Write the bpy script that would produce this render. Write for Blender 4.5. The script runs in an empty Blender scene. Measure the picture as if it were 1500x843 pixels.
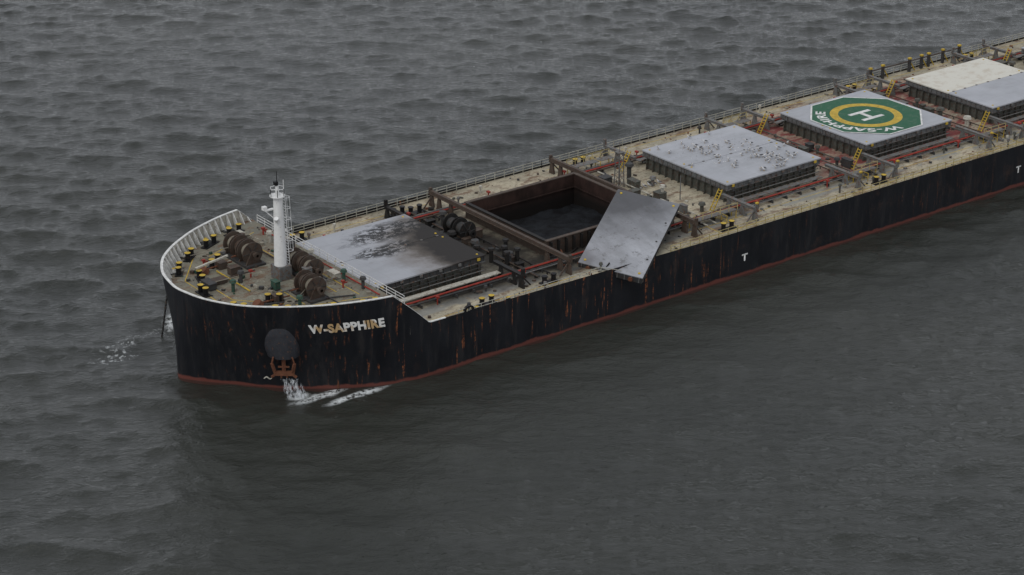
import bpy, bmesh, math, random
import numpy as np
from mathutils import Vector, Matrix
from mathutils import noise as mn
random.seed(7); np.random.seed(7)
sc=bpy.context.scene
sc.view_settings.view_transform='Standard'
try: sc.view_settings.look='None'
except: pass
sc.view_settings.exposure=0
COL=bpy.context.collection
ZD=5.65; ZF=8.9; ZB=10.6; BM=16.13

# ---------------------------------------------------------------- materials
class T:
    def __init__(s,name,rough=.6,metal=0,spec=.22):
        s.m=bpy.data.materials.new(name); s.m.use_nodes=True
        s.t=s.m.node_tree; s.n=s.t.nodes; s.b=s.n['Principled BSDF']
        s.b.inputs['Roughness'].default_value=rough; s.b.inputs['Metallic'].default_value=metal
        s.b.inputs['Specular IOR Level'].default_value=spec
        tc=s.n.new('ShaderNodeTexCoord'); s.co=tc.outputs['Object']
        sp=s.n.new('ShaderNodeSeparateXYZ'); s.l(s.co,sp.inputs[0]); s.x,s.y,s.z=sp.outputs
        s.cache={}
    def l(s,a,b): s.t.links.new(a,b)
    def put(s,sock,v):
        if isinstance(v,(int,float)): sock.default_value=v
        elif isinstance(v,(tuple,list)):
            sock.default_value=tuple(v)+((1,) if len(v)==3 and len(sock.default_value)==4 else ())
        else: s.l(v,sock)
    def math(s,op,a,b=0.,c=None):
        n=s.n.new('ShaderNodeMath'); n.operation=op; s.put(n.inputs[0],a); s.put(n.inputs[1],b)
        if c is not None: s.put(n.inputs[2],c)
        return n.outputs[0]
    def scale(s,v,sc_):
        n=s.n.new('ShaderNodeMapping'); s.l(v,n.inputs[0]); n.inputs['Scale'].default_value=sc_; return n.outputs[0]
    def noise(s,scale,detail=4,rough=.6,st=None,dist=0,rot=0):
        key=(scale,detail,rough,st,dist,rot)
        if key in s.cache: return s.cache[key]
        n=s.n.new('ShaderNodeTexNoise'); n.inputs['Scale'].default_value=scale; n.inputs['Detail'].default_value=detail
        n.inputs['Roughness'].default_value=rough; n.inputs['Distortion'].default_value=dist
        v=s.co
        if rot:
            r=s.n.new('ShaderNodeMapping'); s.l(v,r.inputs[0]); r.inputs['Rotation'].default_value=(0,0,rot); v=r.outputs[0]
        s.l(s.scale(v,st) if st else v,n.inputs['Vector']); s.cache[key]=n.outputs[0]; return n.outputs[0]
    def ramp(s,v,a,b,c=0.,d=1.):
        n=s.n.new('ShaderNodeMapRange'); s.put(n.inputs[0],v); n.inputs[1].default_value=a; n.inputs[2].default_value=b
        n.inputs[3].default_value=c; n.inputs[4].default_value=d; return n.outputs[0]
    def mix(s,f,a,b):
        n=s.n.new('ShaderNodeMix'); n.data_type='RGBA'; s.put(n.inputs[0],f); s.put(n.inputs[6],a); s.put(n.inputs[7],b); return n.outputs[2]
    def ell(s,cx,cy,rx,ry,na=.5,ns=.4,soft=.4):
        a=s.math('DIVIDE',s.math('SUBTRACT',s.x,cx),rx); b=s.math('DIVIDE',s.math('SUBTRACT',s.y,cy),ry)
        d=s.math('SQRT',s.math('ADD',s.math('MULTIPLY',a,a),s.math('MULTIPLY',b,b)))
        d=s.math('ADD',d,s.math('MULTIPLY',s.math('SUBTRACT',s.noise(ns,5),.5),na*2))
        return s.ramp(d,1+soft,1-soft)
    def mul(s,a,b): return s.math('MULTIPLY',a,b)
    def out(s,c,bump=None,bs=.3,bd=.02):
        s.put(s.b.inputs['Base Color'],c)
        if bump is not None:
            n=s.n.new('ShaderNodeBump'); n.inputs['Strength'].default_value=bs; n.inputs['Distance'].default_value=bd
            s.l(bump,n.inputs['Height']); s.l(n.outputs[0],s.b.inputs['Normal'])
        return s.m
def paint(name,c,rust=.35,rough=.65,var=.35,rc=(.13,.06,.03),metal=0):
    t=T(name,rough,metal)
    n=t.noise(1.6,5,.7); d=tuple(v*(1-var) for v in c)
    col=t.mix(t.ramp(n,.35,.65),d,c)
    r=t.noise(3.1,5,.75)
    col=t.mix(t.mul(t.ramp(r,.64-.2*rust,.74-.18*rust),.85 if rust>0 else 0),col,rc)
    return t.out(col)
M={}
M['white']=paint('white_paint',(.72,.72,.69),.25)
M['mast']=paint('mast_white_paint',(.74,.74,.72),.05,var=.12)
M['cream']=paint('cream_paint',(.5,.48,.41),.5)
M['grey']=paint('grey_paint',(.16,.165,.16),.7)
M['skirt']=paint('cover_skirt_paint',(.13,.135,.135),.65,rc=(.08,.045,.03))
M['dgrey']=paint('dark_grey_paint',(.055,.057,.057),.6,rc=(.06,.035,.025))
M['soot']=paint('sooty_steel',(.02,.019,.018),.4,rc=(.05,.03,.02))
M['brown']=paint('rusty_brown_steel',(.085,.066,.052),.7,rc=(.07,.037,.025))
M['coam']=paint('coaming_grey_green',(.10,.105,.09),.75,rc=(.07,.042,.03))
M['yellow']=paint('yellow_paint',(.55,.38,.05),.35)
M['red']=paint('red_paint',(.33,.042,.03),.6)
M['black']=paint('black_paint',(.012,.012,.013),.2,rough=.5)
M['green']=paint('green_fitting_paint',(.04,.09,.065),.4)
M['rope']=paint('mooring_rope',(.26,.235,.185),.2)
M['rust']=paint('rusted_steel',(.17,.07,.04),.6,rough=.85)
M['rail']=paint('railing_paint',(.45,.44,.37),.4)
M['yrail']=paint('yellow_railing_paint',(.48,.4,.18),.5)
M['chain']=paint('chain_black',(.03,.028,.026),.3)

# hull
t=T('black_hull_paint',.5,spec=.28)
n1=t.noise(.35,5,.6,(1,1,.5)); base=t.mix(t.ramp(n1,.35,.7),(.006,.0068,.009),(.0135,.0145,.0175))
sc1=t.noise(1.0,6,.7,(1.,1.,.14)); base=t.mix(t.mul(t.ramp(sc1,.52,.72),.6),base,(.034,.031,.03))
st=t.noise(1.9,3,.5,(1.4,1.4,.11)); area=t.ramp(t.noise(.09,2,.5,(1,1,.2)),.38,.54)
fx=t.mul(t.ramp(t.x,8,18),t.ramp(t.x,75,45)); fx=t.math('ADD',fx,.3)
stm=t.mul(t.mul(t.ramp(st,.61,.67),area),fx)
spk=t.ramp(t.noise(3.,4,.8),.44,.56)
base=t.mix(t.mul(stm,spk),base,(.24,.085,.035))
br=t.mul(t.ramp(t.noise(.45,5,.75,(1,1,.8)),.56,.7),t.ramp(t.x,5,30)); base=t.mix(t.mul(br,.5),base,(.06,.036,.027))
ps=t.noise(3.2,4,.7,(1,1,.7)); base=t.mix(t.mul(t.ramp(ps,.73,.77),.5),base,(.2,.17,.15))
wl=t.math('ADD',t.z,t.mul(t.math('SUBTRACT',t.noise(.35,5,.7),.5),.9))
base=t.mix(t.mul(t.ramp(wl,.58,.4),.9),base,(.14,.045,.034))
base=t.mix(t.mul(t.ramp(t.z,.22,.08),.7),base,(.03,.022,.018))
t.put(t.b.inputs['Roughness'],t.ramp(sc1,.3,.7,.4,.65))
M['hull']=t.out(base,t.noise(.28,2,.5,(1,1,.3)),.5,.1)

def deckmat(name,a,b,main=True):
    t=T(name,.8)
    c=t.mix(t.ramp(t.noise(.22,5,.65),.38,.62),a,b)
    c=t.mix(t.mul(t.ramp(t.noise(.9,5,.7,(.35,1,1)),.47,.65),.65),c,(.18,.148,.105))
    c=t.mix(t.mul(t.ramp(t.noise(.6,5,.7,(.5,1,1)),.53,.62),.8),c,(.14,.08,.048))
    c=t.mix(t.mul(t.ramp(t.noise(2.3,5,.8),.54,.63),.8),c,(.075,.045,.033))
    c=t.mix(t.mul(t.ramp(t.noise(1.4,4,.7),.61,.68),.7),c,(.45,.43,.36))
    if main:
        rm=t.mul(t.mul(t.ramp(t.x,84,90),t.ramp(t.x,135,118)),t.mul(t.ramp(t.y,-9.5,-8.5),t.ramp(t.y,14,12)))
        rm=t.mul(rm,t.ramp(t.noise(.6,5,.7,(.5,1,1)),.38,.55)); c=t.mix(t.mul(rm,.9),c,(.18,.035,.035))
        gp=t.mul(t.mul(t.ramp(t.y,-13.2,-12.8),t.ramp(t.y,-11,-11.4)),t.ramp(t.noise(.22,5,.65),.42,.5)); c=t.mix(t.mul(gp,.7),c,(.2,.205,.195))
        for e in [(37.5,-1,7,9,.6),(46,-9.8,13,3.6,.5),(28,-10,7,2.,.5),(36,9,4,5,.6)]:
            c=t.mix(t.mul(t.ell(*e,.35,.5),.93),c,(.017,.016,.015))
    return t.out(c,t.noise(2.3,5,.8),.4,.03)
M['deck']=deckmat('weathered_main_deck',(.43,.38,.275),(.30,.275,.205))
M['fdeck']=deckmat('weathered_forecastle_deck',(.215,.205,.155),(.15,.147,.12),False)

def cover(kind):
    t=T('hatch_cover_'+kind,.7,spec=.15)
    c=t.mix(t.ramp(t.noise(.18,4,.6),.35,.65),(.32,.33,.35),(.39,.40,.425))
    c=t.mix(t.mul(t.ramp(t.noise(.8,5,.7,(.3,1,1)),.5,.75),.4),c,(.25,.25,.25))
    c=t.mix(t.mul(t.ramp(t.noise(2.2,5,.75),.65,.71),.7),c,(.2,.13,.09))
    for ax,per,off in ((t.x,2.6,.3),(t.y,2.6,.1)):
        f=t.math('ABSOLUTE',t.math('SUBTRACT',t.math('FRACT',t.math('DIVIDE',t.math('ADD',ax,off+200),per)),.5))
        c=t.mix(t.mul(t.ramp(f,.475,.5),.14),c,(.12,.11,.1))
    if kind=='sooty':
        c=t.mix(.3,c,(.26,.27,.29))
        br=t.ell(34.5,-3,9.5,10,.4,.35,.25); c=t.mix(t.mul(br,.85),c,(.115,.09,.065))
        bk=t.ell(35.5,-4,8.,10,.4,.35,.2); c=t.mix(t.mul(bk,.95),c,(.022,.02,.019))
        n=t.ramp(t.noise(1.5,6,.8,(.6,1,1)),.46,.5)
        for e in ((28.6,4.6,6.0,2.4),(25,0,4,1.6)):
            c=t.mix(t.mul(t.mul(t.ell(*e,.7,.4,.25),n),.9),c,(.02,.02,.02))
    if kind=='birds':
        sp=t.mul(t.ell(77.5,2.6,7,5,.4,.4,.3),t.ramp(t.noise(3.1,3,.7),.64,.67)); c=t.mix(t.mul(sp,.8),c,(.06,.055,.05))
        sp=t.mul(t.ell(79,-1,6,5,.4,.4,.3),t.ramp(t.noise(2.1,3,.7),.66,.68)); c=t.mix(t.mul(sp,.8),c,(.75,.75,.72))
    if kind=='cream':
        s_=t.ramp(t.y,-.05,.05)
        c=t.mix(t.mul(s_,.88),c,(.6,.58,.5))
        c=t.mix(t.mul(t.mul(s_,t.ramp(t.noise(.7,5,.7),.5,.65)),.5),c,(.4,.33,.25))
    if kind=='loose':
        c=t.mix(t.mul(t.ramp(t.noise(.5,5,.7,(1,.35,1)),.4,.62),.6),c,(.22,.225,.235))
        c=t.mix(t.mul(t.ell(55.5,-6.5,8,5.,.5,.3,.6),.85),c,(.06,.06,.063))
        c=t.mix(t.mul(t.ell(43.5,-12,3,2.2,.6,.4,.5),.5),c,(.06,.05,.05))
        c=t.mix(t.mul(t.ramp(t.noise(.9,5,.8),.56,.64),.5),c,(.09,.085,.08))
    return t.out(c,t.noise(.8,5,.7,(.3,1,1)),.25,.05)
for k in ('plain','sooty','birds','cream','loose'): M['cv_'+k]=cover(k)
t=T('rusty_hold_steel_depth_shade',.9,spec=.1); c=t.mix(t.ramp(t.noise(.5,5,.7,(1,1,.4)),.35,.65),(.022,.014,.012),(.055,.032,.026))
c=t.mix(t.ramp(t.z,6.6,4.8),c,(.013,.011,.010)); M['hold']=t.out(c)  # darkness of the hold painted into the wall colour, deeper towards the bottom
t=T('coal_cargo',.85,spec=.15); M['coal']=t.out(t.mix(t.ramp(t.noise(.5,6,.75),.4,.6),(.006,.006,.007),(.016,.018,.021)),t.noise(3,6,.8),.9,.12)
t=T('helideck_green',.65); M['hgreen']=t.out(t.mix(t.mul(t.ramp(t.noise(1.2,5,.75),.5,.62),.6),(.018,.095,.048),(.07,.13,.085)))
t=T('faded_name_paint',.6); c=t.mix(t.ramp(t.noise(.55,2,.5),.5,.58),(.75,.74,.7),(.5,.34,.17)); c=t.mix(t.mul(t.ramp(t.noise(4,4,.8),.6,.66),.6),c,(.08,.06,.04)); M['name']=t.out(c)
M['bol']=paint('bolster_grey_paint',(.034,.036,.042),.3)

# ---------------------------------------------------------------- mesh builder
ship=bpy.data.objects.new('bulk_carrier_ship',None); COL.objects.link(ship)
class B:
    def __init__(s): s.v=[];s.f=[];s.mi=[];s.ms=[]
    def mid(s,m):
        if m not in s.ms: s.ms.append(m)
        return s.ms.index(m)
    def add(s,vs,fs,m):
        o=len(s.v); s.v+=[tuple(v) for v in vs]; k=s.mid(m)
        for f in fs: s.f.append(tuple(o+i for i in f)); s.mi.append(k)
    def box(s,c,d,m,rz=0):
        x,y,z=[k/2 for k in d]; vs=[]
        cs,sn=math.cos(rz),math.sin(rz)
        for k in (-z,z):
            for i,j in ((-x,-y),(x,-y),(x,y),(-x,y)): vs.append((c[0]+i*cs-j*sn,c[1]+i*sn+j*cs,c[2]+k))
        s.add(vs,[(3,2,1,0),(4,5,6,7),(0,1,5,4),(1,2,6,5),(2,3,7,6),(3,0,4,7)],m)
    def bx(s,x0,x1,y0,y1,z0,z1,m): s.box(((x0+x1)/2,(y0+y1)/2,(z0+z1)/2),(abs(x1-x0),abs(y1-y0),abs(z1-z0)),m)
    def beam(s,a,b,w,h,m):
        a=Vector(a);b=Vector(b);d=(b-a).normalized()
        up=Vector((0,0,1)) if abs(d.z)<.95 else Vector((1,0,0))
        r=d.cross(up).normalized();u=r.cross(d); vs=[]
        for p in (a,b):
            for i,j in ((-1,-1),(1,-1),(1,1),(-1,1)): vs.append(p+r*(i*w/2)+u*(j*h/2))
        s.add(vs,[(0,1,2,3),(7,6,5,4),(0,4,5,1),(1,5,6,2),(2,6,7,3),(3,7,4,0)],m)
    def cyl(s,a,b,r1,r2,m,n=12,m2=None):
        a=Vector(a);b=Vector(b);d=(b-a).normalized()
        up=Vector((0,0,1)) if abs(d.z)<.95 else Vector((1,0,0))
        r=d.cross(up).normalized();u=r.cross(d); vs=[]
        for p,q in ((a,r1),(b,r2)):
            for i in range(n):
                t_=2*math.pi*i/n; vs.append(p+(r*math.cos(t_)+u*math.sin(t_))*q)
        s.add(vs,[(i,i+n,(i+1)%n+n,(i+1)%n) for i in range(n)]+[tuple(range(n))],m)
        s.add(vs[n:],[tuple(range(n-1,-1,-1))],m2 or m)
    def done(s,name,parent=ship,smooth=False):
        me=bpy.data.meshes.new(name); me.from_pydata(s.v,[],s.f)
        for m in s.ms: me.materials.append(M[m])
        me.polygons.foreach_set('material_index',s.mi); me.update()
        bm=bmesh.new(); bm.from_mesh(me); bmesh.ops.recalc_face_normals(bm,faces=bm.faces); bm.to_mesh(me); bm.free()
        if smooth: me.shade_smooth()
        o=bpy.data.objects.new(name,me); COL.objects.link(o)
        if parent: o.parent=parent
        return o

# ---------------------------------------------------------------- hull form
TP=[(-2.1,0),(-1.85,2.0),(-1.3,4.3),(-.2,6.6),(1.2,8.6),(3.2,10.5),(5.5,12.15),(8,13.6),(11,14.85),(13.5,15.6),(16,16.02),(19,16.13),(22,16.13)]
WP=[(-2.4,0),(-1.7,1.3),(-.3,3.1),(1.5,5.1),(3.3,7.2),(5.3,9.3),(7.7,11.3),(10.4,13.1),(12.9,14.5),(15.2,15.45),(18,16.05),(20,16.13),(22,16.13)]
def cr(P,k):
    out=[]; n=len(P)
    for i in range(n-1):
        p1,p2=P[i],P[i+1]
        p0=P[i-1] if i>0 else (P[1][0],-P[1][1]); p3=P[i+2] if i+2<n else P[i+1]
        for j in range(k):
            t_=j/k; out.append(tuple(.5*((2*b)+(-a+c)*t_+(2*a-5*b+4*c-d)*t_*t_+(-a+3*b-3*c+d)*t_**3) for a,b,c,d in zip(p0,p1,p2,p3)))
    out.append(P[-1]); return out
TS=cr(TP,5); WS=cr(WP,5)
for x in (24,28,34,42,50,60,75,90,110,130,150,170,190,200): TS.append((x,BM)); WS.append((x,BM))
TS+= [(210,15.4),(218,14),(224,12),(225,0)]; WS+=[(208,14.5),(214,11),(219,5),(220,0)]
NC=len(TS)
def lerp(a,b,t_): return a+(b-a)*t_
def hp(k,z,side,off=0):
    k=max(0,min(NC-1.0001,k)); i=int(k); f=k-i
    w=max(0,min(1,z/ZB)); w=w*w*(3-2*w)*.35+w*.65
    P=[(lerp(WS[j][0],TS[j][0],w),lerp(WS[j][1],TS[j][1],w)) for j in (i,i+1)]
    x=lerp(P[0][0],P[1][0],f); y=lerp(P[0][1],P[1][1],f)
    if off:
        tx,ty=P[1][0]-P[0][0],P[1][1]-P[0][1]; L=math.hypot(tx,ty); x+= -ty/L*off; y+= tx/L*off
    return Vector((x,side*y,z))
def kx(x,z):
    lo,hi=0,NC-6
    for _ in range(40):
        m_=(lo+hi)/2
        if hp(m_,z,1).x<x: lo=m_
        else: hi=m_
    return lo
def hy(x,z): return hp(kx(x,z),z,1).y
def ztop(x):
    if x<15: return ZB
    if x<19.1: return lerp(ZB,6.45,(x-15)/4.1)
    if x<60: return lerp(6.45,5.95,(x-19.1)/40)
    return 5.95
h=B(); R=14
for side in (-1,1):
    vs=[];fs=[]
    for k in range(NC):
        zt=ztop(TS[k][0]); zs=[-5,-1.5]+[zt*i/(R-2) for i in range(R-1)]
        for z in zs: vs.append(hp(k,z,side))
    nr=R+1
    for k in range(NC-1):
        for j in range(nr-1):
            a=k*nr+j; fs.append((a,a+nr,a+nr+1,a+1))
    h.add(vs,fs,'hull')
ho=h.done('hull',smooth=True)
bm=bmesh.new(); bm.from_mesh(ho.data); bmesh.ops.remove_doubles(bm,verts=bm.verts,dist=.001); bmesh.ops.recalc_face_normals(bm,faces=bm.faces); bm.to_mesh(ho.data); bm.free()

b=B()
kend=kx(17.0,ZF)
cols=[k for k in range(0,int(kend)+1)]+[kend]
for side in (-1,1):
    vs=[]
    for k in cols:
        zt=ztop(hp(k,ZB,1).x)
        vs+= [hp(k,ZF,side,-.14),hp(k,zt,side,-.14)]
    b.add(vs,[(2*i,2*i+2,2*i+3,2*i+1) for i in range(len(cols)-1)],'cream')
    vs=[]
    kk=[k*.5 for k in range(0,int(2*kx(22,6)))]
    for k in kk:
        x=hp(k,ZB,1).x; zt=ztop(x)
        vs+= [hp(k,zt+.03,side,.05),hp(k,zt+.03,side,-.24),hp(k,zt-.05,side,-.24),hp(k,zt-.05,side,.05)]
    fs=[]
    for i in range(len(kk)-1):
        for j in range(4): fs.append((4*i+j,4*i+4+j,4*i+4+(j+1)%4,4*i+(j+1)%4))
    b.add(vs,fs,'white')
    last=hp(0,ZF,side)
    k=0.3
    while k<kend-.5:
        p=hp(k,ZF,side)
        if (p-last).length>1.0:
            last=p; zt=ztop(hp(k,ZB,1).x)
            a0=hp(k,ZF,side,-.15);a1=hp(k,ZF,side,-.85);a2=hp(k,zt-.08,side,-.35);a3=hp(k,zt-.08,side,-.15)
            d=(hp(k+.1,ZF,side)-hp(k,ZF,side)).normalized()*.05
            q=[a0,a1,a2,a3]; b.add([v-d for v in q]+[v+d for v in q],[(0,1,2,3),(7,6,5,4),(0,4,5,1),(1,5,6,2),(2,6,7,3)],'white')
        k+=.05
b.done('bow_bulwark')

# decks
d=B()
def strip(x0,x1,ya,yb,z,m): d.add([(x0,ya,z),(x1,ya,z),(x1,yb,z),(x0,yb,z)],[(0,1,2,3)],m)
P=[hp(k,ZF,-1,-.01) for k in cols][::-1]+[hp(k,ZF,1,-.01) for k in cols][1:]
cen=Vector((9,0,ZF)); d.add([cen]+P,[(0,i+1,i+2) for i in range(len(P)-1)]+[(0,len(P),1)],'fdeck')
yF=hy(17,7.5)-.01
d.add([(17,-yF,ZD),(17,yF,ZD),(17,yF,ZF),(17,-yF,ZF)],[(0,1,2,3)],'cream')
xs=[17,18,19,20,22,30,42]
for a,c in zip(xs[:-1],xs[1:]):
    ya,yc=hy(a,ZD)-.01,hy(c,ZD)-.01
    d.add([(a,-ya,ZD),(c,-yc,ZD),(c,yc,ZD),(a,ya,ZD)],[(0,1,2,3)],'deck')
H2=(42.2,58.6,7.6)
strip(42,H2[0],-16.12,16.12,ZD,'deck'); strip(H2[0],H2[1],-16.12,-H2[2],ZD,'deck'); strip(H2[0],H2[1],H2[2],16.12,ZD,'deck')
strip(H2[1],200,-16.12,16.12,ZD,'deck'); strip(200,224,-12.5,12.5,ZD+.01,'deck')
d.done('deck_plating')
d=B()
for side in (-1,1):
    d.bx(60,186,side*12.1-.04,side*12.1+.04,ZD+.004,ZD+.012,'yellow')
    d.bx(60,186,side*14.9-.04,side*14.9+.04,ZD+.004,ZD+.012,'yellow')
    d.bx(21,41,side*14.4-.04,side*14.4+.04,ZD+.004,ZD+.012,'yellow')
for (a,c) in [((1.5,-4.5),(7,-10.5)),((3,-3),(8.6,-9.3)),((7,-10.5),(15.5,-13)),((8.6,-9.3),(15.5,-11.4)),((1.5,4.5),(6,10.3)),((3,3.4),(7,9)),((3,-3),(3,3.4)),((1.5,-4.5),(1.5,4.5)),((13,-8),(13,8)),((7,9),(15,12.3)),((8.5,-8.8),(8.5,-3)),((14.6,-10),(14.6,-2))]:
    d.beam((a[0],a[1],ZF+.008),(c[0],c[1],ZF+.008),.11,.008,'yellow')
for x in (88.5,91.5,112.5,116,63,66): d.bx(x,x+.12,-15,-9,ZD+.015,ZD+.02,'yellow')
d.done('deck_markings')

# ---------------------------------------------------------------- hatches
def hatch(X,L,w,kind,name,soot=False):
    e=bpy.data.objects.new(name,None); COL.objects.link(e); e.parent=ship
    b=B(); zt=8.19; zc=7.35
    b.bx(X+.55,X+L-.55,-w+.6,w-.6,ZD,zc,'coam')
    b.bx(X+.25,X+L-.25,-w+.25,w-.25,zc-.16,zc-.02,'skirt')
    nx=int(L/1.2)
    for i in range(nx+1):
        x=X+.7+(L-1.4)*i/nx
        for s in (-1,1):
            y0=s*(w-.6); y1=s*(w-.1)
            b.add([(x-.04,y0,ZD),(x-.04,y1,ZD),(x-.04,y0+s*.15,zc-.2),(x-.04,y0,zc-.2),(x+.04,y0,ZD),(x+.04,y1,ZD),(x+.04,y0+s*.15,zc-.2),(x+.04,y0,zc-.2)],
                  [(0,1,2,3),(7,6,5,4),(0,4,5,1),(1,5,6,2),(2,6,7,3)],'coam')
    for s in (-1,1):
        b.cyl((X+.3,s*(w+.02),ZD+.75),(X+L-.3,s*(w+.02),ZD+.75),.07,.07,'grey',6)
        b.cyl((X+.3,s*(w-.05),ZD+1.15),(X+L-.3,s*(w-.05),ZD+1.15),.05,.05,'dgrey',6)
    ny=int(w*2/1.3)
    for i in range(ny+1):
        y=-w+.7+(2*w-1.4)*i/ny
        for xx in (X+.35,X+L-.35): b.bx(xx-.2,xx+.2,y-.04,y+.04,ZD,zc-.2,'coam')
    b.done('coaming',e)
    b=B()
    sk='skirt' if not soot else 'dgrey'
    for s in (-1,1):
        y0,y1=(.035,w) if s>0 else (-w,-.035)
        b.bx(X,X+L,y0,y1,zt-.16,zt,'cv_'+kind)
        b.bx(X+.12,X+L-.12,y0+.02 if s>0 else y0+.12,y1-.12 if s>0 else y1-.02,zc+.02,zt-.16,sk)
        for i in range(int(L/.9)+1):
            x=X+.15+(L-.3)*i/int(L/.9); b.bx(x-.03,x+.03,s*(w-.12),s*(w-.02),zc+.05,zt-.16,sk)
        b.bx(X,X+L,s*(w-.1)-.06,s*(w-.1)+.06,zc,zc+.08,'grey')
        for i in range(6):
            x=X+1+(L-2)*i/5; b.cyl((x,s*(w+.02),zc-.02),(x,s*(w+.2),zc-.02),.2,.2,'dgrey',10); b.box((x,s*(w+.05),zt-.3),(.35,.14,.3),'yellow' if i in(0,5) else 'grey')
        for xx in (X,X+L):
            q=.1 if xx==X else -.1
            for i in range(9):
                y=s*(.5+(w-1)*i/8); b.bx(xx+q*.2,xx+q*1.2,y-.03,y+.03,zc+.05,zt-.16,sk)
        for xx in (X+.7,X+L-.7):
            for yy in (.7,w-.7): b.cyl((xx,s*yy,zt),(xx,s*yy,zt+.07),.14,.12,'yellow',8)
    for i in range(7):
        x=X+1+(L-2)*i/6; b.box((x,0,zt+.03),(.3,.22,.06),'grey')
    b.done('cover_panels',e)
def tracks(x,xdir,full=False,mm='grey',ymax=14.3,name='side_roll_track'):
    b=B(); z=7.25
    for s in (-1,1):
        if full and s>0: b.bx(x-.2,x+.2,-ymax,ymax,z+.1,z+.5,mm); b.bx(x-.32,x+.32,-ymax,ymax,z+.04,z+.1,mm)
        elif not full: b.bx(x-.16,x+.16,s*8.2,s*ymax,z-.3,z+.02,mm); b.bx(x-.26,x+.26,s*8.2,s*ymax,z+.02,z+.07,mm)
        for yy in (9.4,11.8,ymax-.25):
            ztp=z-.3 if not full else z+.04
            b.add([(x-.12,s*(yy-.5),ZD),(x-.12,s*(yy+.5),ZD),(x-.12,s*(yy+.18),ztp),(x-.12,s*(yy-.18),ztp),(x+.12,s*(yy-.5),ZD),(x+.12,s*(yy+.5),ZD),(x+.12,s*(yy+.18),ztp),(x+.12,s*(yy-.18),ztp)],
                [(0,1,2,3),(7,6,5,4),(0,4,5,1),(1,5,6,2),(2,6,7,3),(3,7,4,0)],mm)
        b.box((x,s*ymax,z+.25),(.5,.18,.75),mm)
        b.box((x,s*(ymax+.02),z+.7),(.35,.3,.2),'yellow' if s<0 and x>60 else mm)
        b.beam((x+xdir*.2,s*(ymax-.3),z-.4),(x+xdir*1.3,s*(ymax-.3),ZD),.14,.14,mm)
    b.done(name)
hatch(17.9,15.2,8.0,'sooty','hatch_cover_closed',True)
LH=16.0
HX=[70,94.2,118.3,142.5,166.6]
for X,k in zip(HX,('birds','plain','cream','plain','plain')): hatch(X,LH,8.0,k,'hatch_cover_closed')
for X in HX: tracks(X-.9,-1); tracks(X+LH+.7,1)
tracks(40.9,-1,True,'brown',ymax=13.6); tracks(59.8,1,True,'brown',ymax=13.8); tracks(34.2,1,False,'soot',ymax=13.5)

# open hatch 2
b=B(); x0,x1,w=H2; zt=7.55
for s in (-1,1):
    b.bx(x0-.25,x1+.25,s*w,s*(w+.25),ZD,zt,'brown'); b.bx(x0-.3,x1+.3,s*(w-.05),s*(w+.45),zt,zt+.12,'brown')
for xa,xb in ((x0-.25,x0),(x1,x1+.25)): b.bx(xa,xb,-w,w,ZD,zt,'brown')
b.bx(x0-.4,x0+.05,-w+.05,w-.05,zt+.002,zt+.12,'soot'); b.bx(x1-.05,x1+.4,-w+.05,w-.05,zt+.002,zt+.12,'brown')
for i in range(15):
    x=x0+.3+(x1-x0-.6)*i/14
    for s in (-1,1): b.bx(x-.05,x+.05,s*(w+.25),s*(w+.75),ZD,zt-.1,'brown' if s>0 else 'soot')
b.done('open_hatch_coaming')
b=B()
vs=[(x0+.003,-w+.003),(x1-.003,-w+.003),(x1-.003,w-.003),(x0+.003,w-.003)]
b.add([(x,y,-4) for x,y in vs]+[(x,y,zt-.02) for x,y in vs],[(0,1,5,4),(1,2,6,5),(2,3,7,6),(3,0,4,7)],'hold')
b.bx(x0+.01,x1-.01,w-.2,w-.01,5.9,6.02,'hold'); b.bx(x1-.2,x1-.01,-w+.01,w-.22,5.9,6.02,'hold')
b.done('cargo_hold_walls')
b=B(); n=50; vs=[]
for i in range(n+1):
    for j in range(n+1):
        x=lerp(x0+.01,x1-.01,i/n); y=lerp(-w+.01,w-.01,j/n)
        z=3.7+.8*math.exp(-((x-49)**2+(y+1)**2)/30)+.4*mn.noise(Vector((x*.35,y*.35,2)))+.12*mn.noise(Vector((x*1.3,y*1.3,5)))
        vs.append((x,y,z))
b.add(vs,[(i*(n+1)+j,(i+1)*(n+1)+j,(i+1)*(n+1)+j+1,i*(n+1)+j+1) for i in range(n) for j in range(n)],'coal')
b.done('coal_cargo',smooth=True)

# dislodged hatch cover
A_=Vector((55.6,-4.5,9.85));B_=Vector((59.8,-10.6,8.85));C_=Vector((47.2,-18.8,5.45));D_=Vector((43.0,-12.7,6.3))
ux=(B_-A_).normalized(); uy=(A_-D_); uy=(uy-ux*uy.dot(ux)).normalized(); nn=ux.cross(uy)
if nn.z<0: nn=-nn
cx=(A_+B_+C_+D_)/4; W2,H2_=3.85,7.75
def lp(a,c,e): return cx+ux*a+uy*c+nn*e
b=B()
def obox(a0,a1,c0,c1,e0,e1,m):
    vs=[lp(a,c,e) for e in (e0,e1) for a,c in ((a0,c0),(a1,c0),(a1,c1),(a0,c1))]
    b.add(vs,[(3,2,1,0),(4,5,6,7),(0,1,5,4),(1,2,6,5),(2,3,7,6),(3,0,4,7)],m)
obox(-W2,W2,-H2_,H2_,-.1,0,'cv_loose')
for a0,a1,c0,c1 in ((-W2+.05,-W2+.15,-H2_+.05,H2_-.05),(W2-.15,W2-.05,-H2_+.05,H2_-.05),(-W2+.16,W2-.16,-H2_+.05,-H2_+.15),(-W2+.16,W2-.16,H2_-.15,H2_-.05)):
    obox(a0,a1,c0,c1,-.85,-.1,'dgrey')
for i in range(9):
    c=-H2_+1+i*(2*H2_-2)/8; obox(-W2+.17,W2-.17,c-.05,c+.05,-.75,-.101,'brown')
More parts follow.
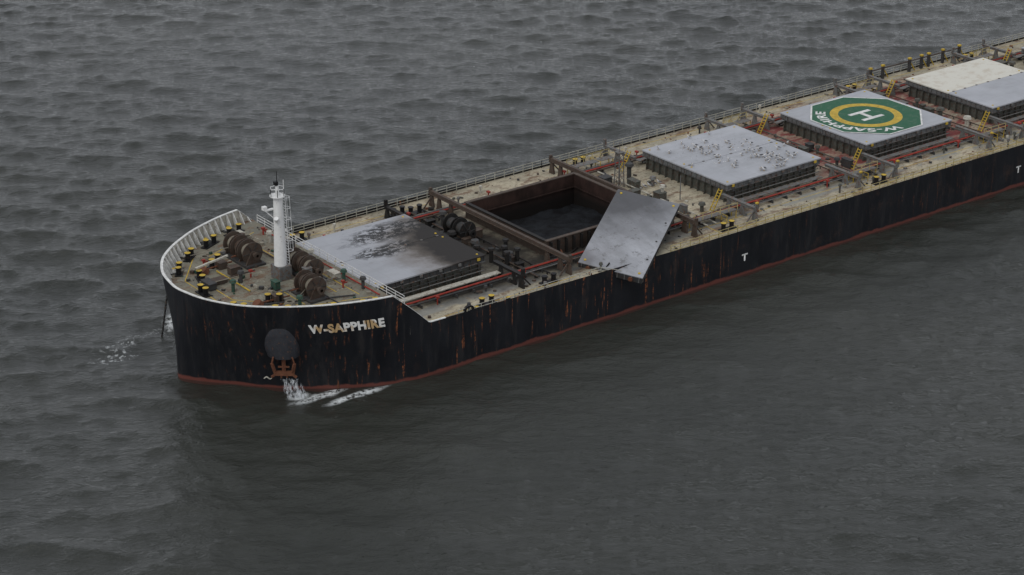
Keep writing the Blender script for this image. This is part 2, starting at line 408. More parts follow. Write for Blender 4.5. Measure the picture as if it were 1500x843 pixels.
for i in range(18):
    c=-H2_+.3+i*(2*H2_-.6)/17
    obox(W2-.05,W2+.03,c-.05,c+.05,-.8,-.1,'grey'); obox(-W2-.03,-W2+.05,c-.05,c+.05,-.8,-.1,'grey')
for i in range(9):
    a=-W2+.4+i*(2*W2-.8)/8; obox(a-.05,a+.05,-H2_-.03,-H2_+.05,-.8,-.1,'grey')
for a in (-W2+.6,W2-.6):
    for c in (-H2_+.7,H2_-.7): b.cyl(lp(a,c,0),lp(a,c,.08),.17,.15,'yellow',8)
for c in (-4.2,-.5,3.4): b.cyl(lp(W2-.5,c,0),lp(W2-.5,c,.05),.12,.12,'dgrey',8)
for a in (-W2+1.2,W2-1.4): b.cyl(lp(a,-H2_-.15,-.5),lp(a,-H2_,-.5),.28,.28,'rust',10)
b.done('hatch_cover',None)

# helideck marking
b=B(); HC=(102.4,0.1); z=8.19
def ring(r0,r1,n,z,m,ph=0):
    vs=[]
    for i in range(n):
        a=2*math.pi*i/n+ph; vs+=[(HC[0]+r0*math.cos(a),HC[1]+r0*math.sin(a),z),(HC[0]+r1*math.cos(a),HC[1]+r1*math.sin(a),z)]
    b.add(vs,[(2*i,2*i+1,(2*i+3)%(2*n),(2*i+2)%(2*n)) for i in range(n)],m)
ph=math.pi/8
def disc(r,n,z,m,ph=0): b.add([(HC[0]+r*math.cos(2*math.pi*i/n+ph),HC[1]+r*math.sin(2*math.pi*i/n+ph),z) for i in range(n)],[tuple(range(n))],m)
disc(7.95,8,z+.068,'white',ph); disc(7.7,8,z+.073,'hgreen',ph); ring(3.7,4.8,64,z+.078,'yellow')
for s in (-1,1): b.bx(HC[0]-1.9,HC[0]+1.9,HC[1]+s*1.25-.32,HC[1]+s*1.25+.32,z+.074,z+.082,'white')
b.bx(HC[0]-.32,HC[0]+.32,HC[1]-.93,HC[1]+.93,z+.074,z+.082,'white')
b.done('helideck_marking')
def textmesh(body,name,mat,fn,wid,hei,sub=2,bold=.03):
    cu=bpy.data.curves.new(name,'FONT'); cu.body=body; cu.size=1; cu.offset=bold; cu.space_character=1.08
    o=bpy.data.objects.new(name,cu); COL.objects.link(o); bpy.context.view_layer.update()
    me=bpy.data.meshes.new_from_object(o.evaluated_get(bpy.context.evaluated_depsgraph_get()))
    bpy.data.objects.remove(o)
    bm=bmesh.new(); bm.from_mesh(me); bmesh.ops.triangulate(bm,faces=bm.faces)
    for _ in range(sub):
        es=[e for e in bm.edges if e.calc_length()>.12]
        bmesh.ops.subdivide_edges(bm,edges=es,cuts=1); bmesh.ops.triangulate(bm,faces=bm.faces)
    xs=[v.co.x for v in bm.verts]; ys=[v.co.y for v in bm.verts]; a,c,y0,y1=min(xs),max(xs),min(ys),max(ys)
    for v in bm.verts: v.co=fn((v.co.x-a)/(c-a)*wid,(v.co.y-y0)/(y1-y0)*hei)
    bm.to_mesh(me); bm.free(); me.materials.clear(); me.materials.append(M[mat])
    o=bpy.data.objects.new(name,me); COL.objects.link(o); o.parent=ship; return o
def arcfn(s,hh):
    a=math.radians(-88)-s/6.1; r=5.35+hh
    return Vector((HC[0]+r*math.cos(a),HC[1]+r*math.sin(a),z+.081))
textmesh('W-SAPPHIRE','helideck_name','white',arcfn,15.2,1.35)
arc=[0];ks=[i*.25 for i in range(int(kx(24,7)*4))]
for i in range(1,len(ks)): arc.append(arc[-1]+(hp(ks[i],7.6,1)-hp(ks[i-1],7.6,1)).length)
s0=np.interp(kx(6.65,7.6),ks,arc)
def namefn(s,hh):
    k=float(np.interp(s0+s,arc,ks)); return hp(k,7.2+hh,-1)+Vector((-.03,-.05,.02))
textmesh('W-SAPPHIRE','bow_name_lettering','name',namefn,8.15,1.12,3,.05)
def tmark(x,z,s=1.): return lambda u,v: Vector((x+u,-BM-.02,z+v))
textmesh('T','tug_mark','white',tmark(65.2,1.9),.95,.95,0); textmesh('T','tug_mark','white',tmark(114.2,2.1),.95,.95,0)

# ---------------------------------------------------------------- railings
def rail(b,pts,m='rail',h=1.05,step=1.5,n=3,r=.05):
    for a,c in zip(pts[:-1],pts[1:]):
        a=Vector(a);c=Vector(c);L=(c-a).length; k=max(1,int(L/step))
        for i in range(k+1):
            p=a.lerp(c,i/k); b.beam(p,p+Vector((0,0,h)),r*1.3,r*1.3,m)
        for j in range(n):
            z=Vector((0,0,h*(j+1)/n)); b.beam(a+z,c+z,r,r,m)
b=B()
rail(b,[(19.5,15.85,ZD),(60,15.95,ZD),(120,15.95,ZD),(186,15.95,ZD)],'rail',r=.055)
rail(b,[(23.5,-15.9,ZD),(43.5,-15.95,ZD)],'rail',r=.055); rail(b,[(54,-15.95,ZD),(120,-15.95,ZD),(186,-15.95,ZD)],'yrail',r=.055)
b.done('deck_edge_railing')
b=B()
rail(b,[(16.9,-15.2,ZF),(16.9,14.6,ZF)],'white',1.0,1.6)
rail(b,[(3.4,-8.6,ZF),(6.5,-11.1,ZF),(9.5,-12.6,ZF)],'yellow',.9,1.4,2)
b.done('forecastle_railing')

# ---------------------------------------------------------------- fittings
def bollards(b,x,y,ang=0,gap=1.3,z=ZF,r=.28,h=.85,top='yellow'):
    c,s=math.cos(ang),math.sin(ang)
    b.box((x,y,z+.06),(gap+1.0,.85,.12),'black',ang)
    for q in (-gap/2,gap/2):
        px,py=x+q*c,y+q*s
        b.cyl((px,py,z+.1),(px,py,z+h),r,r,'black',12); b.cyl((px,py,z+h),(px,py,z+h+.1),r*1.3,r*1.25,'black',12,top)
b=B()
for x,y,a in [(2.2,7.0,1.0),(5.2,9.9,.75),(9,11.9,.45),(13,13.3,.25),(3,3.6,1.3),(2.0,-6,-1.0),(5.2,-9.4,-.7),(9.2,-12.,-.35),(13.5,-13.6,-.2),(1.3,.2,1.57),(6.2,-6.2,-.6),(6.5,6.6,.6)]:
    bollards(b,x,y,a,gap=1.3+.3*math.sin(x*3))
b.done('forecastle_bollards')
b=B()
for x,y,a in [(28.3,-14.6,0),(21.8,13.9,0),(36,13.6,0),(37.6,-13.9,0),(38,12.8,0),(64.5,-14.2,0),(64.5,13.9,0),(90.4,-14.2,0),(113.8,13.9,0),(138,-13.9,0),(138,13.9,0)]: bollards(b,x,y,a,z=ZD,top='yellow' if x<30 or x>60 else 'black')
for x,y in [(36.,-5.2),(37.6,-5.6),(36.8,-7.1),(38.4,-7),(39,-4),(35.2,-3.5)]:
    b.cyl((x,y,ZD),(x,y,ZD+1.5),.25,.25,'soot',10); b.cyl((x,y,ZD+1.5),(x,y,ZD+1.75),.42,.36,'soot',10)
b.done('deck_bollards')
b=B()
for side in (-1,1):
    for xx in (1.0,4.6,8.6,12.6):
        k=kx(xx,ZF); p=hp(k,ZF,side,-.9)
        b.cyl(p,p+Vector((0,0,.55)),.3,.22,'white',12,'yellow')
        b.box((p.x,p.y,ZF+.05),(1.4,.7,.1),'dgrey',0)
for x in (26.3,30.6): b.cyl((x,-15.5,ZD),(x,-15.5,ZD+.6),.3,.25,'black',12,'yellow')
for i in range(14):
    a0=2*math.pi*i/14;a1=2*math.pi*(i+1)/14
    b.beam((24.9+.55*math.cos(a0),-15.9,ZD+.75+.42*math.sin(a0)),(24.9+.55*math.cos(a1),-15.9,ZD+.75+.42*math.sin(a1)),.35,.2,'black')
b.done('fairleads')
def windlass(b,x,y,z,n=3,w=1.5,mc='brown',S=1.2,drums=('rope','brown','rope')):
    L=n*w; hz=1.1*S
    b.box((x,y,z+.12),(1.9*S,L+1.2,.24),'dgrey')
    b.cyl((x,y-L/2-.9,z+hz),(x,y+L/2+.9,z+hz),.16,.16,mc,10)
    for i in range(n):
        yc=y-L/2+w*(i+.5)
        b.cyl((x,yc-w*.36,z+hz),(x,yc+w*.36,z+hz),.6*S,.6*S,drums[i%3],18)
        for s in (-1,1):
            b.cyl((x,yc+s*w*.36,z+hz),(x,yc+s*(w*.36+.09),z+hz),1.0*S,1.0*S,mc,20)
            for q in range(6):
                a=q*math.pi/3; b.beam((x,yc+s*(w*.36+.11),z+hz),(x+.95*S*math.cos(a),yc+s*(w*.36+.11),z+hz+.95*S*math.sin(a)),.1,.05,'dgrey')
    for i in range(n+1):
        yc=y-L/2+w*i
        q=[(x-.8*S,z+.2),(x+.8*S,z+.2),(x+.25,z+hz+.25),(x-.25,z+hz+.25)]
        b.add([(a,yc-.08,c) for a,c in q]+[(a,yc+.08,c) for a,c in q],[(0,1,2,3),(7,6,5,4),(0,4,5,1),(1,5,6,2),(2,6,7,3),(3,7,4,0)],mc)
    b.cyl((x,y-L/2-.9,z+hz),(x,y-L/2-.4,z+hz),.45,.3,mc,12); b.cyl((x,y+L/2+.4,z+hz),(x,y+L/2+.9,z+hz),.3,.45,mc,12)
    b.box((x+1.3*S,y+L/2-.7,z+.75),(1.0,1.3,1.1),'grey'); b.cyl((x+1.1,y+L/2-1.9,z+.8),(x+1.1,y+L/2-1.3,z+.8),.4,.4,'green',12)
b=B(); windlass(b,9.8,6.0,ZF,3,1.5,'brown',1.3); b.done('anchor_windlass')
b=B(); windlass(b,12.9,-1.8,ZF,3,1.5,'brown',1.2); b.done('mooring_winch')
b=B(); windlass(b,10.2,-7.2,ZF,2,1.4,'brown',1.25); b.done('anchor_windlass')
b=B(); windlass(b,37.6,3.2,ZD,2,1.9,'soot',1.2,('dgrey','dgrey','soot')); b.done('mooring_winch')
b=B()
for y in (5.6,-6.6):
    x=9.0
    while x>4.6:
        b.box((x,y*(.9+.02*x/2),ZF+.35 if x<8 else ZF+.9),(.32,.2 if int(x*4)%2 else .08,.12),'rust'); x-=.28
    b.cyl((4.4,y*.93,ZF),(4.1,y*.93,ZF+.5),.6,.5,'rust',14); b.box((6.6,y*.95,ZF+.4),(1,1,.8),'brown')
b.done('anchor_chain_stoppers')

# foremast
b=B(); mx,my=10.3,-1.1
b.box((mx+.1,my,ZF+.8),(1.6,1.8,1.6),'grey')
b.cyl((mx,my,ZF+1.6),(mx,my,18.5),.68,.46,'mast',24)
b.cyl((mx,my,18.5),(mx,my,18.6),.85,.85,'mast',20)
pl=[(mx+.8*math.cos(a*math.pi/3),my+.8*math.sin(a*math.pi/3),18.6) for a in range(7)]
rail(b,pl,'mast',.85,.9,2,.045)
b.cyl((mx,my,18.6),(mx,my,19.8),.22,.18,'mast',12); b.box((mx-.15,my,20.0),(.35,.45,.42),'black'); b.cyl((mx,my,20.2),(mx,my,21.4),.05,.03,'black',6)
b.cyl((mx+.5,my-.5,18.6),(mx+.5,my-.5,20.4),.04,.04,'mast',6)
b.box((mx-.9,my+.4,17.0),(1.1,.35,.14),'mast'); b.box((mx-1.4,my+.5,17.25),(.45,.45,.4),'mast'); b.beam((mx-1.3,my+.4,16.9),(mx-.45,my+.2,16.0),.1,.1,'mast')
b.cyl((mx-.55,my-.55,15.8),(mx-.72,my-.72,16.3),.2,.28,'mast',10)
for s in (-.28,.28): b.beam((mx+1.05,my+s,ZF+.2),(mx+.75,my+s,18.6),.06,.06,'mast')
for i in range(28):
    z_=ZF+.5+i*.34; xx=lerp(mx+1.05,mx+.75,(z_-ZF)/9.6); b.beam((xx,my-.28,z_),(xx,my+.28,z_),.04,.04,'mast')
for i in range(6):
    z_=ZF+3+i*1.25; xx=lerp(mx+1.05,mx+.75,(z_-ZF)/9.6)
    pts=[(xx,my-.3,z_),(xx+.5,my-.38,z_),(xx+.7,my,z_),(xx+.5,my+.38,z_),(xx,my+.3,z_)]
    for p,q in zip(pts[:-1],pts[1:]): b.beam(p,q,.04,.04,'mast')
for yy in (-.3,.3): b.beam((mx+1.55,my+yy,ZF+3),(mx+1.3,my+yy,18.2),.035,.035,'mast')
b.done('foremast')
b=B()
def vent(b,x,y,z,m='cream',h=1.1,r=.28):
    b.cyl((x,y,z),(x,y,z+h),r*.7,r*.7,m,10); b.cyl((x,y,z+h),(x,y,z+h+.3),r*1.4,r*1.1,m,12)
def locker(b,x,y,z,dx,dy,dz,m):
    b.box((x,y,z+dz/2+.08),(dx,dy,dz),m); b.box((x,y,z+dz+.11),(dx+.12,dy+.12,.06),m)
    for i in (-1,1):
        for j in (-1,1): b.box((x+i*dx*.4,y+j*dy*.4,z+.05),(.08,.08,.1),'dgrey')
for x,y,m in [(13.5,4.5,'grey'),(15.3,-6,'green'),(14.8,8.5,'cream'),(6.2,.5,'dgrey'),(15.6,1,'cream'),(4.2,-1.2,'green'),(12,9.8,'brown'),(7.6,-9.2,'green'),(15.8,-9,'dgrey')]: vent(b,x,y,ZF,m)
locker(b,11.9,-4.0,ZF,.8,.8,1.7,'grey'); locker(b,8.2,-3.4,ZF,.6,1,.9,'green'); locker(b,6.8,3,ZF,1.2,.8,.8,'brown'); locker(b,15.0,-4.5,ZF,.8,1.4,.6,'cream'); locker(b,15.3,5.5,ZF,1,1.6,.8,'dgrey'); locker(b,4.2,1.8,ZF,1.6,1.0,.4,'brown')
locker(b,2.6,1.2,ZF,.9,1.8,.7,'dgrey'); locker(b,12.2,11.2,ZF,1.2,.9,.9,'cream')
for x,y in [(7.8,1.1),(14.2,-7.5),(5.2,6.8),(15.5,11)]:
    b.cyl((x,y,ZF),(x,y,ZF+.8),.1,.1,'red',8); b.box((x,y,ZF+.8),(.35,.35,.2),'red'); b.box((x+.3,y,ZF+.55),(.5,.12,.12),'red')
for (a,c,m) in [((3.2,2,ZF+.2),(9,2.2,ZF+.2),'brown'),((6.5,-4.8,ZF+.25),(15,-5.2,ZF+.25),'grey'),((12.5,3.2,ZF+.2),(12.5,12,ZF+.2),'brown'),((15.9,-12,ZF+.3),(15.9,12,ZF+.3),'red'),((5.5,-2.5,ZF+.2),(5.5,4.5,ZF+.2),'yellow'),((11.3,-11.5,ZF+.2),(11.3,-4.4,ZF+.2),'dgrey'),((4,-6,ZF+.15),(14,-10.2,ZF+.15),'dgrey')]: b.cyl(a,c,.09,.09,m,8)
b.beam((2.8,4.4,ZF+1.2),(7.2,4.9,ZF+1.5),.25,.18,'cream')
for p,q in [((11.3,-6.2,ZF+1.2),(5.0,-10.2,ZF+.5)),((9.2,7.2,ZF+1.3),(4.2,9.6,ZF+.5)),((12.2,-.6,ZF+1.2),(1.6,1.4,ZF+.5))]: b.cyl(p,q,.045,.045,'rope',6)
for i in range(90):
    x=random.uniform(1.5,16.2); ym=hy(x,ZF)-1.6; y=random.uniform(-ym,ym)
    if (x-mx)**2+(y-my)**2<3: continue
    s=random.uniform(.1,.4); b.box((x,y,ZF+s*.4),(s*random.uniform(.6,1.6),s*random.uniform(.6,1.6),s*.8),random.choice(['brown','dgrey','rust','dgrey','green','rope','grey']),random.random()*3)
for x,y in [(7.2,-7.8),(6.4,8.6),(13.4,11)]:
    for j in range(3):
        for i in range(12):
            a0=2*math.pi*i/12;a1=2*math.pi*(i+1)/12; r=.55-.08*j; b.beam((x+r*math.cos(a0),y+r*math.sin(a0),ZF+.08+.12*j),(x+r*math.cos(a1),y+r*math.sin(a1),ZF+.08+.12*j),.13,.13,'rope')
b.done('forecastle_fittings')

# ---------------------------------------------------------------- main deck piping & clutter
b=B()
for side in (-1,1):
    y=side*10.3
    b.cyl((19,y,ZD+.55),(186,y,ZD+.55),.12,.12,'red',8)
    for k,(dy,r,m) in enumerate([(.45,.1,'dgrey'),(.75,.08,'grey'),(-.42,.11,'brown')]): b.cyl((34 if k else 19,y+side*dy,ZD+.45),(186,y+side*dy,ZD+.45),r,r,m,8)
    for i in range(70): b.bx(19.5+i*2.4,19.6+i*2.4,min(y-side*.6,y+side*1),max(y-side*.6,y+side*1),ZD,ZD+.38,'dgrey')
    for X in [19.2]+HX: b.box((X+LH/2-.4,side*9.25,ZD+.62),(LH-1.5,.8,.1),'cream' if X<30 else 'grey')
    for X in [19.2]+HX:
        for i in range(5): b.box((X+1.5+i*3.1,side*9.25,ZD+.28),(.12,.7,.56),'dgrey')
b.done('deck_piping')
b=B(); rnd=random.Random(11)
gaps=[(34.8,40.2,'s'),(60.6,68.4,'n'),(87.4,92.4,'n'),(111.6,116.6,'n'),(135.8,140.8,'n'),(160,165,'n')]
for g0,g1,k in gaps:
    ms=['soot','brown','soot','dgrey'] if k=='s' else ['grey','dgrey','brown','cream','coam','coam']
    for yy in (-7,-2.5,2.5,7):
        vent(b,rnd.uniform(g0+.5,g1-.5),yy+rnd.uniform(-1,1),ZD,rnd.choice(ms),rnd.uniform(.8,1.7),rnd.uniform(.25,.45))
    for _ in range(6):
        locker(b,rnd.uniform(g0+.6,g1-.6),rnd.uniform(-9,9),ZD,rnd.uniform(.5,1.3),rnd.uniform(.5,1.8),rnd.uniform(.4,1.4),rnd.choice(ms))
    for _ in range(3):
        x=rnd.uniform(g0+.3,g1-.3); b.cyl((x,-12.5,ZD+.35),(x,12.5,ZD+.35),.09,.09,rnd.choice(ms),8)
        for j in range(9): b.box((x,-12+3*j,ZD+.15),(.15,.1,.3),ms[0])
    for _ in range(36):
        s=rnd.uniform(.12,.42); b.box((rnd.uniform(g0,g1),rnd.uniform(-13,13),ZD+s*.4),(s*rnd.uniform(.6,2),s*rnd.uniform(.6,2),s*.8),rnd.choice(ms+['rust']),rnd.random()*3)
    if k=='n':
        for side in (-1,1):
            x=g1-.2; y=side*8.6
            for q in (-.3,.3): b.beam((x-1.2,y+q,ZD),(x+.2,y+q,8.2),.08,.12,'yellow')
            for i in range(8): f=i/8+.06; b.beam((x-1.2+1.4*f,y-.3,ZD+2.55*f),(x-1.2+1.4*f,y+.3,ZD+2.55*f),.1,.04,'yellow')
            rail(b,[(x-2.6,side*10.9,ZD),(x-2.6,side*12.9,ZD)],'yellow',1.05,.9,2)
            b.bx(g0+.4,g1-.4,side*11.6-.5,side*11.6+.5,ZD+1.0,ZD+1.06,'grey')
            for xx in (g0+.5,g1-.5):
                for yy in (-.4,.4): b.box((xx,side*11.6+yy,ZD+.5),(.08,.08,1.),'yellow')
            rail(b,[(g0+.4,side*12.1,ZD+1.06),(g1-.4,side*12.1,ZD+1.06)],'yrail',.9,1.2,2)
for side in (-1,1):
    for i in range(110):
        x=rnd.uniform(20,185); y=side*rnd.uniform(11.3,15.4); s=rnd.uniform(.08,.3)
        b.box((x,y,ZD+s*.4),(s*rnd.uniform(.6,2.5),s*rnd.uniform(.6,1.5),s*.8),rnd.choice(['grey','dgrey','brown','coam','rust','rope']),rnd.random()*3)
    for i in range(26):
        x=rnd.uniform(22,185); vent(b,x,side*rnd.choice([11.6,13.6,15]),ZD,rnd.choice(['cream','grey','coam','dgrey']),rnd.uniform(.4,.9),.17)
    for x in range(24,185,12):
        b.cyl((x,side*11.3,ZD),(x,side*11.3,ZD+.9),.08,.08,'red',8); b.box((x,side*11.3,ZD+.9),(.3,.5,.2),'red')
# tall stanchions on the starboard rail, far end
for x in (119,121.5,127,129.5,131,134,137.5):
    b.box((x,15.3,ZD+.95),(.35,.35,1.9),'dgrey'); b.box((x,15.3,ZD+2.0),(.45,.45,.2),'yellow'); b.beam((x,15.3,ZD+1.7),(x+1.2,15.3,ZD),.12,.12,'yellow')
b.beam((119,15.3,ZD+1.6),(137.5,15.3,ZD+1.6),.14,.14,'brown')
b.done('deck_fittings')
b=B(); px,py=63.4,4.6
for i,j in ((-.45,-.45),(.45,-.45),(.45,.45),(-.45,.45)): b.beam((px+i,py+j,ZD),(px+i*.7,py+j*.7,ZD+4.6),.09,.09,'grey')
for k in range(6):
    z0=ZD+.1+k*.75
    for (i,j),(p,q) in zip(((-1,-1),(1,-1),(1,1),(-1,1)),((1,-1),(1,1),(-1,1),(-1,-1))): b.beam((px+i*.42,py+j*.42,z0),(px+p*.4,py+q*.4,z0+.7),.05,.05,'grey')
b.box((px,py,ZD+4.65),(.9,.9,.08),'grey'); b.cyl((px,py,ZD+4.6),(px,py,ZD+6),.05,.04,'grey',6)
b.cyl((66.5,-3.4,ZD),(66.5,-3.4,ZD+3.2),.07,.05,'grey',6)
b.done('lattice_light_post')
b=B()
for _ in range(26):
    x=rnd.uniform(41.5,52); y=rnd.uniform(-15.2,-8.6); a=rnd.random()*3; L=rnd.uniform(.5,2.2)
    b.beam((x,y,ZD+.1),(x+L*math.cos(a),y+L*math.sin(a)*.6,ZD+rnd.uniform(.1,.9)),.12,.16,rnd.choice(['soot','brown','rust','dgrey']))
for x in (50,56,58.5): b.box((x,-9.3,ZD+1.1),(.5,.9,2.2),'brown')
b.beam((43.5,-15.95,ZD+1),(46,-16.6,ZD+.2),.07,.07,'rail'); b.beam((43.5,-15.95,ZD+.6),(45.6,-15.6,ZD+.1),.07,.07,'rail')
b.done('damaged_deck_debris')
b=B()
for i in range(5):
    b.bx(192+i*.3,208-i*.2,-14+i*.4,14-i*.4,ZD+i*2.8,ZD+i*2.8+2.7,'cream'); b.bx(191.6+i*.3,208.4-i*.2,-14.4+i*.4,14.4-i*.4,ZD+i*2.8+2.7,ZD+i*2.8+2.8,'white')
    for j in range(12): b.bx(191.97+i*.3,192.05+i*.3,-12.2+j*2.1,-11.5+j*2.1,ZD+i*2.8+1.2,ZD+i*2.8+2,'black')
b.bx(211,217,-3.5,3.5,ZD,24,'cream'); b.done('accommodation_block')

# ---------------------------------------------------------------- anchor + bolster
b=B(); kc=kx(4.3,6.6); tn=(hp(kc+.4,6.4,-1)-hp(kc-.4,6.4,-1)).normalized(); nr_=Vector((tn.y,-tn.x,0))
if nr_.y>0: nr_=-nr_
vs=[];n=24;m_=16
for i in range(m_+1):
    v=i/m_; zz=8.0-3.5*v; rad=1.85*math.sin(math.pi*min(1,.06+v*.60))**.6
    dep=.1+1.3*v**.8
    pk=hp(kc,zz,-1)
    for j in range(n+1):
        a=math.pi*j/n; vs.append(pk+tn*(rad*math.cos(a))+nr_*(dep*math.sin(a)-.15))
b.add(vs,[(i*(n+1)+j,(i+1)*(n+1)+j,(i+1)*(n+1)+j+1,i*(n+1)+j+1) for i in range(m_) for j in range(n)],'bol'); b.add(vs[-(n+1):],[tuple(range(n+1))],'soot')
b.done('anchor_bolster',smooth=True)
b=B(); p0=hp(kc,3.9,-1)+nr_*.8
def AP(a,c,dz): return p0+tn*a+nr_*c+Vector((0,0,dz))
b.beam(AP(0,0,1.0),AP(0,.05,-1.1),.3,.3,'rust')
b.beam(AP(-1.1,.05,-1.2),AP(1.1,.05,-1.2),.4,.45,'rust')
for s in (-1,1):
    b.beam(AP(s*.95,.1,-1.1),AP(s*1.2,.45,.1),.34,.2,'rust'); b.beam(AP(s*1.2,.45,.05),AP(s*1.0,.55,.9),.2,.1,'rust'); b.beam(AP(s*.9,.1,-1.3),AP(s*1.35,.2,-1.6),.25,.2,'rust')
    b.beam(AP(s*.35,.1,-1.1),AP(s*.3,.1,-1.7),.15,.15,'rust')
b.beam(AP(-.6,.15,-.4),AP(.6,.15,-.4),.14,.16,'rust'); b.cyl(AP(0,-.25,.9),AP(0,.35,.9),.24,.24,'rust',12)
for i in range(7): b.beam(AP(-1.3-.12*i,.2,-1.7-.12*math.sin(i)),AP(-1.42-.12*i,.2,-1.7-.12*math.sin(i+1)),.1,.1,'cream')
b.done('anchor')
b=B()
for i in range(22):
    f=i/21; p=Vector((3.1-1.9*f,11.2-.9*f,6.2-6.4*f)); q=p+Vector((-.09,-.04,-.28)); b.beam(p,q,.22 if i%2 else .1,.1 if i%2 else .22,'chain')
b.done('anchor_chain')
b=B()
k=kx(9.6,1.3); p=hp(k,.2,-1,.05); b.beam(p,p+Vector((0,0,1.9)),.14,.14,'rust'); b.beam(p+Vector((0,0,1.9)),p+Vector((.4,-.1,2.0)),.14,.14,'rust')
b.done('hull_side_pipe')
t=T('white_water_spray',.5); t.b.inputs['Base Color'].default_value=(.7,.73,.75,1)
al=t.mul(t.ramp(t.noise(3.5,5,.75,(1,1,.3)),.46,.66),.75); t.put(t.b.inputs['Alpha'],al); M['spray']=t.m
b=B()
for q in range(6):
    a=-.2+q*.3; p=AP(a,.3+.2*math.sin(q*2),-1.75); w_=.18
    hgt=p.z+.1; vs=[]
    for i in range(7):
        f=i/6; c=p+Vector((.6*f,-.3*f,-hgt*f**1.3)); ww=w_+.28*f; vs+=[c-tn*ww,c+nr_*.25*f,c+tn*ww]
    b.add(vs,[(3*i+j,3*i+3+j,3*i+4+j,3*i+1+j) for i in range(6) for j in (0,1)],'spray')
for q in range(5):  # starboard discharge
    p=Vector((5.0+q*.25,12.6+.1*q,2.2)); vs=[]
    for i in range(6):
        f=i/5; c=p+Vector((-.3*f,.7*f,-2.25*f**1.5)); ww=.15+.35*f; vs+=[c+Vector((-ww,0,0)),c+Vector((0,.2*f,0)),c+Vector((ww,0,0))]
    b.add(vs,[(3*i+j,3*i+3+j,3*i+4+j,3*i+1+j) for i in range(5) for j in (0,1)],'spray')
b.done('hawse_wash_water',smooth=True)

# ---------------------------------------------------------------- gulls
M['gw']=paint('gull_white_feathers',(.7,.7,.7),0); M['gg']=paint('gull_dark_wings',(.07,.07,.08),0); M['gb']=paint('gull_beak',(.6,.35,.05),0)
b=B()
def gull(x,y,z,a,s=1.):
    d_=Vector((math.cos(a),math.sin(a),0)); r=Vector((-d_.y,d_.x,0)); o=Vector((x,y,z))
    prof=[(-.30,.01,.17),(-.2,.06,.17),(-.08,.10,.19),(.06,.11,.22),(.15,.075,.27),(.19,.05,.34),(.22,.055,.38),(.27,.035,.38),(.29,.01,.37)]
    vs=[];n=7
    for (p,rr,h_) in prof:
        for i in range(n):
            t_=2*math.pi*i/n; vs.append(o+s*(d_*p+r*(rr*math.cos(t_))+Vector((0,0,h_+rr*math.sin(t_)))))
    b.add(vs,[(k*n+i,(k+1)*n+i,(k+1)*n+(i+1)%n,k*n+(i+1)%n) for k in range(len(prof)-1) for i in range(n)],'gw')
    for q in (-1,1):
        w_=[d_*.1+r*q*.09+Vector((0,0,.30)),d_*-.1+r*q*.12+Vector((0,0,.27)),d_*-.42+r*q*.02+Vector((0,0,.2)),d_*-.12+Vector((0,0,.325))]
        b.add([o+s*v for v in w_],[(0,1,2,3)],'gg'); b.beam(o+s*(r*q*.04),o+s*(r*q*.04+Vector((0,0,.14))),.02,.02,'gb')
    b.beam(o+s*(d_*.28+Vector((0,0,.37))),o+s*(d_*.36+Vector((0,0,.355))),.025,.025,'gb')
for i in range(42): gull(random.gauss(80,2.4),max(-7.4,random.gauss(-3.6,2.2)),8.2,random.gauss(3.6,.6),1.35)
for i in range(34): gull(min(84,max(70.6,random.gauss(75.5,2.8))),min(7.5,random.gauss(3.3,2.1)),8.2,random.gauss(3.6,.6),1.25)
for i in range(5): gull(65+i*.8,2.5,ZD,2,1.2)
b.done('seagull_flock',None)

# ---------------------------------------------------------------- water
def axis(lo,hi,st):
    a=list(np.arange(lo,hi+.01,st)); g=st; x=a[-1]
    up=[]
    while x<9000: g*=1.35; x+=g; up.append(x)
    g=st; x=lo; dn=[]
    while x>-9000: g*=1.35; x-=g; dn.append(x)
    return np.array(dn[::-1]+a+up)
ax=axis(-75,215,.42); ay=axis(-115,175,.42)
X,Y=np.meshgrid(ax,ay,indexing='ij'); X=X.astype(np.float32);Y=Y.astype(np.float32); Z=np.zeros_like(X); DX=np.zeros_like(X); DY=np.zeros_like(X)
rs=np.random.RandomState(3); wd=math.radians(236)
for i in range(95):
    lam=1.35*(11/1.35)**(rs.rand()**1.3); th=wd+rs.normal()*.62; k=2*math.pi/lam; A=.0058*lam**.8*(.5+rs.rand()); ph_=rs.rand()*6.28
    ar=k*(X*math.cos(th)+Y*math.sin(th))+ph_; Z+=A*np.sin(ar); c_=A*.8*np.cos(ar); DX+=c_*math.cos(th); DY+=c_*math.sin(th)
fade=np.clip((X+75)/15,0,1)*np.clip((215-X)/15,0,1)*np.clip((Y+115)/15,0,1)*np.clip((175-Y)/15,0,1)
gust=.85+.3*np.sin(X*.031+Y*.017+1)*np.sin(Y*.027-X*.012)
Z*=fade*gust; X=X+DX*fade*gust; Y=Y+DY*fade*gust
nx,ny=X.shape; me=bpy.data.meshes.new('water')
me.vertices.add(nx*ny); me.vertices.foreach_set('co',np.stack([X,Y,Z],-1).astype(np.float32).ravel())
idx=np.arange(nx*ny).reshape(nx,ny); q=np.stack([idx[:-1,:-1],idx[1:,:-1],idx[1:,1:],idx[:-1,1:]],-1).reshape(-1,4)
me.loops.add(q.size); me.loops.foreach_set('vertex_index',q.ravel().astype(np.int32))
me.polygons.add(len(q)); me.polygons.foreach_set('loop_start',(np.arange(len(q))*4).astype(np.int32)); me.polygons.foreach_set('loop_total',np.full(len(q),4,dtype=np.int32))
me.update(calc_edges=True); me.shade_smooth()
t=T('river_water',.06,spec=.5); t.b.inputs['IOR'].default_value=1.333
c=t.mix(t.ramp(t.noise(.02,2),.35,.65),(.021,.0235,.0195),(.030,.032,.0265))
fn1=.9; foam=None
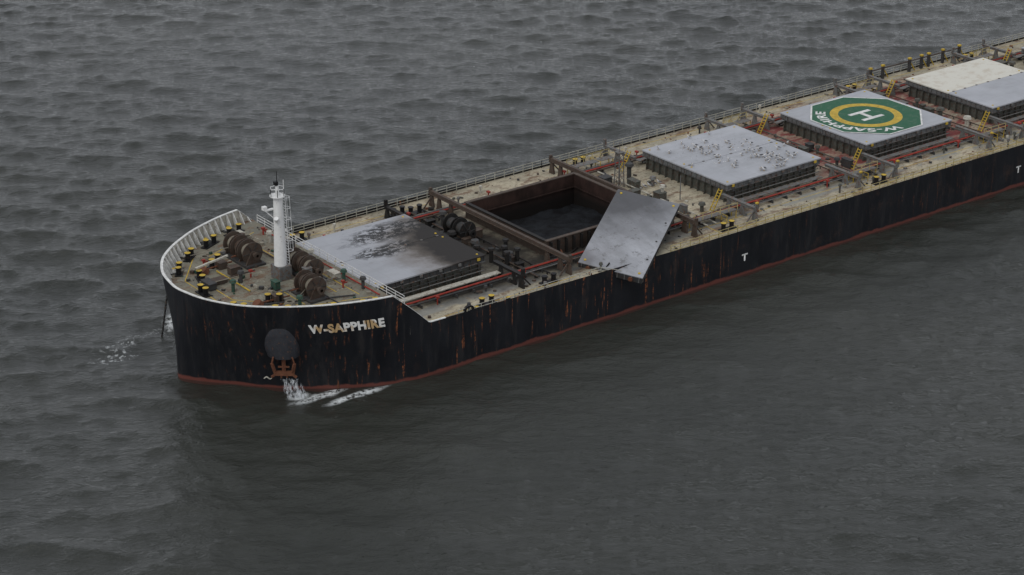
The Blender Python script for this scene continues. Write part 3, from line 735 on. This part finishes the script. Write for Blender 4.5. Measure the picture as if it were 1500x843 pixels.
for e in [(7.5,-12.9,3.2,.8,.5),(10.5,-15.2,3.6,.5,.5),(5.6,-11.4,1.1,.9,.4),(5.2,13.4,1.7,1.3,.4)]:
    f=t.ell(*e[:4],e[4],fn1,.35); foam=f if foam is None else t.math('MAXIMUM',foam,f)
foam=t.mul(foam,t.ramp(t.noise(1.8,5,.75),.41,.54))
lt=t.math('MAXIMUM',t.ell(-3.5,11.5,3.2,1.2,.9,fn1,.3),t.math('MAXIMUM',t.ell(1.5,12.6,3.5,.8,.9,fn1,.3),t.ell(-5.5,9,3,1.6,1.,fn1,.2))); lt=t.mul(lt,t.ramp(t.noise(1.8,5,.75),.54,.63))
cap=t.mul(t.ramp(t.noise(.42,4,.65),.735,.755),t.mul(t.ramp(t.noise(1.8,5,.75),.52,.6),.5))
foam=t.math('MAXIMUM',foam,t.math('MAXIMUM',t.mul(lt,.7),cap))
c=t.mix(foam,c,(.66,.69,.69)); t.put(t.b.inputs['Roughness'],t.ramp(foam,0,1,.07,.7))
hgt=t.math('ADD',t.noise(1.2,5,.66,(1,.5,1),.3,math.radians(-236)),t.mul(t.noise(3.6,3,.6),.3))
t.out(c,hgt,.95,.27); me.materials.append(t.m)
wo=bpy.data.objects.new('water',me); COL.objects.link(wo)

# ---------------------------------------------------------------- light
w=bpy.data.worlds.new('World'); sc.world=w; w.use_nodes=True; nt=w.node_tree
bg=nt.nodes['Background']; sky=nt.nodes.new('ShaderNodeTexSky'); sky.sky_type='NISHITA'; sky.sun_disc=False
SE,SA=math.radians(50),math.radians(250)
sky.sun_elevation=SE; sky.sun_rotation=SA
hs=nt.nodes.new('ShaderNodeHueSaturation'); hs.inputs['Saturation'].default_value=.3
mx_=nt.nodes.new('ShaderNodeMix'); mx_.data_type='RGBA'; mx_.inputs[0].default_value=.75; mx_.inputs[7].default_value=(6.9,7.15,7.75,1)
nt.links.new(sky.outputs[0],hs.inputs['Color']); nt.links.new(hs.outputs[0],mx_.inputs[6]); nt.links.new(mx_.outputs[2],bg.inputs[0]); bg.inputs[1].default_value=.112
sl=bpy.data.lights.new('sun','SUN'); sl.energy=.85; sl.angle=math.radians(25); sl.color=(1,.96,.9)
so=bpy.data.objects.new('sun',sl); COL.objects.link(so)
dv=Vector((math.sin(SA)*math.cos(SE),math.cos(SA)*math.cos(SE),math.sin(SE))); so.rotation_euler=dv.to_track_quat('Z','Y').to_euler(); so.location=(0,0,80)
cam=bpy.data.cameras.new('camera'); cam.sensor_width=36; cam.lens=36*3283.2/1500; cam.clip_end=20000; cam.clip_start=1
co=bpy.data.objects.new('camera',cam); co.location=(-107.07,-195.73,104.74); co.rotation_euler=(math.radians(90-23.233),0,math.radians(-37.479)); COL.objects.link(co); sc.camera=co
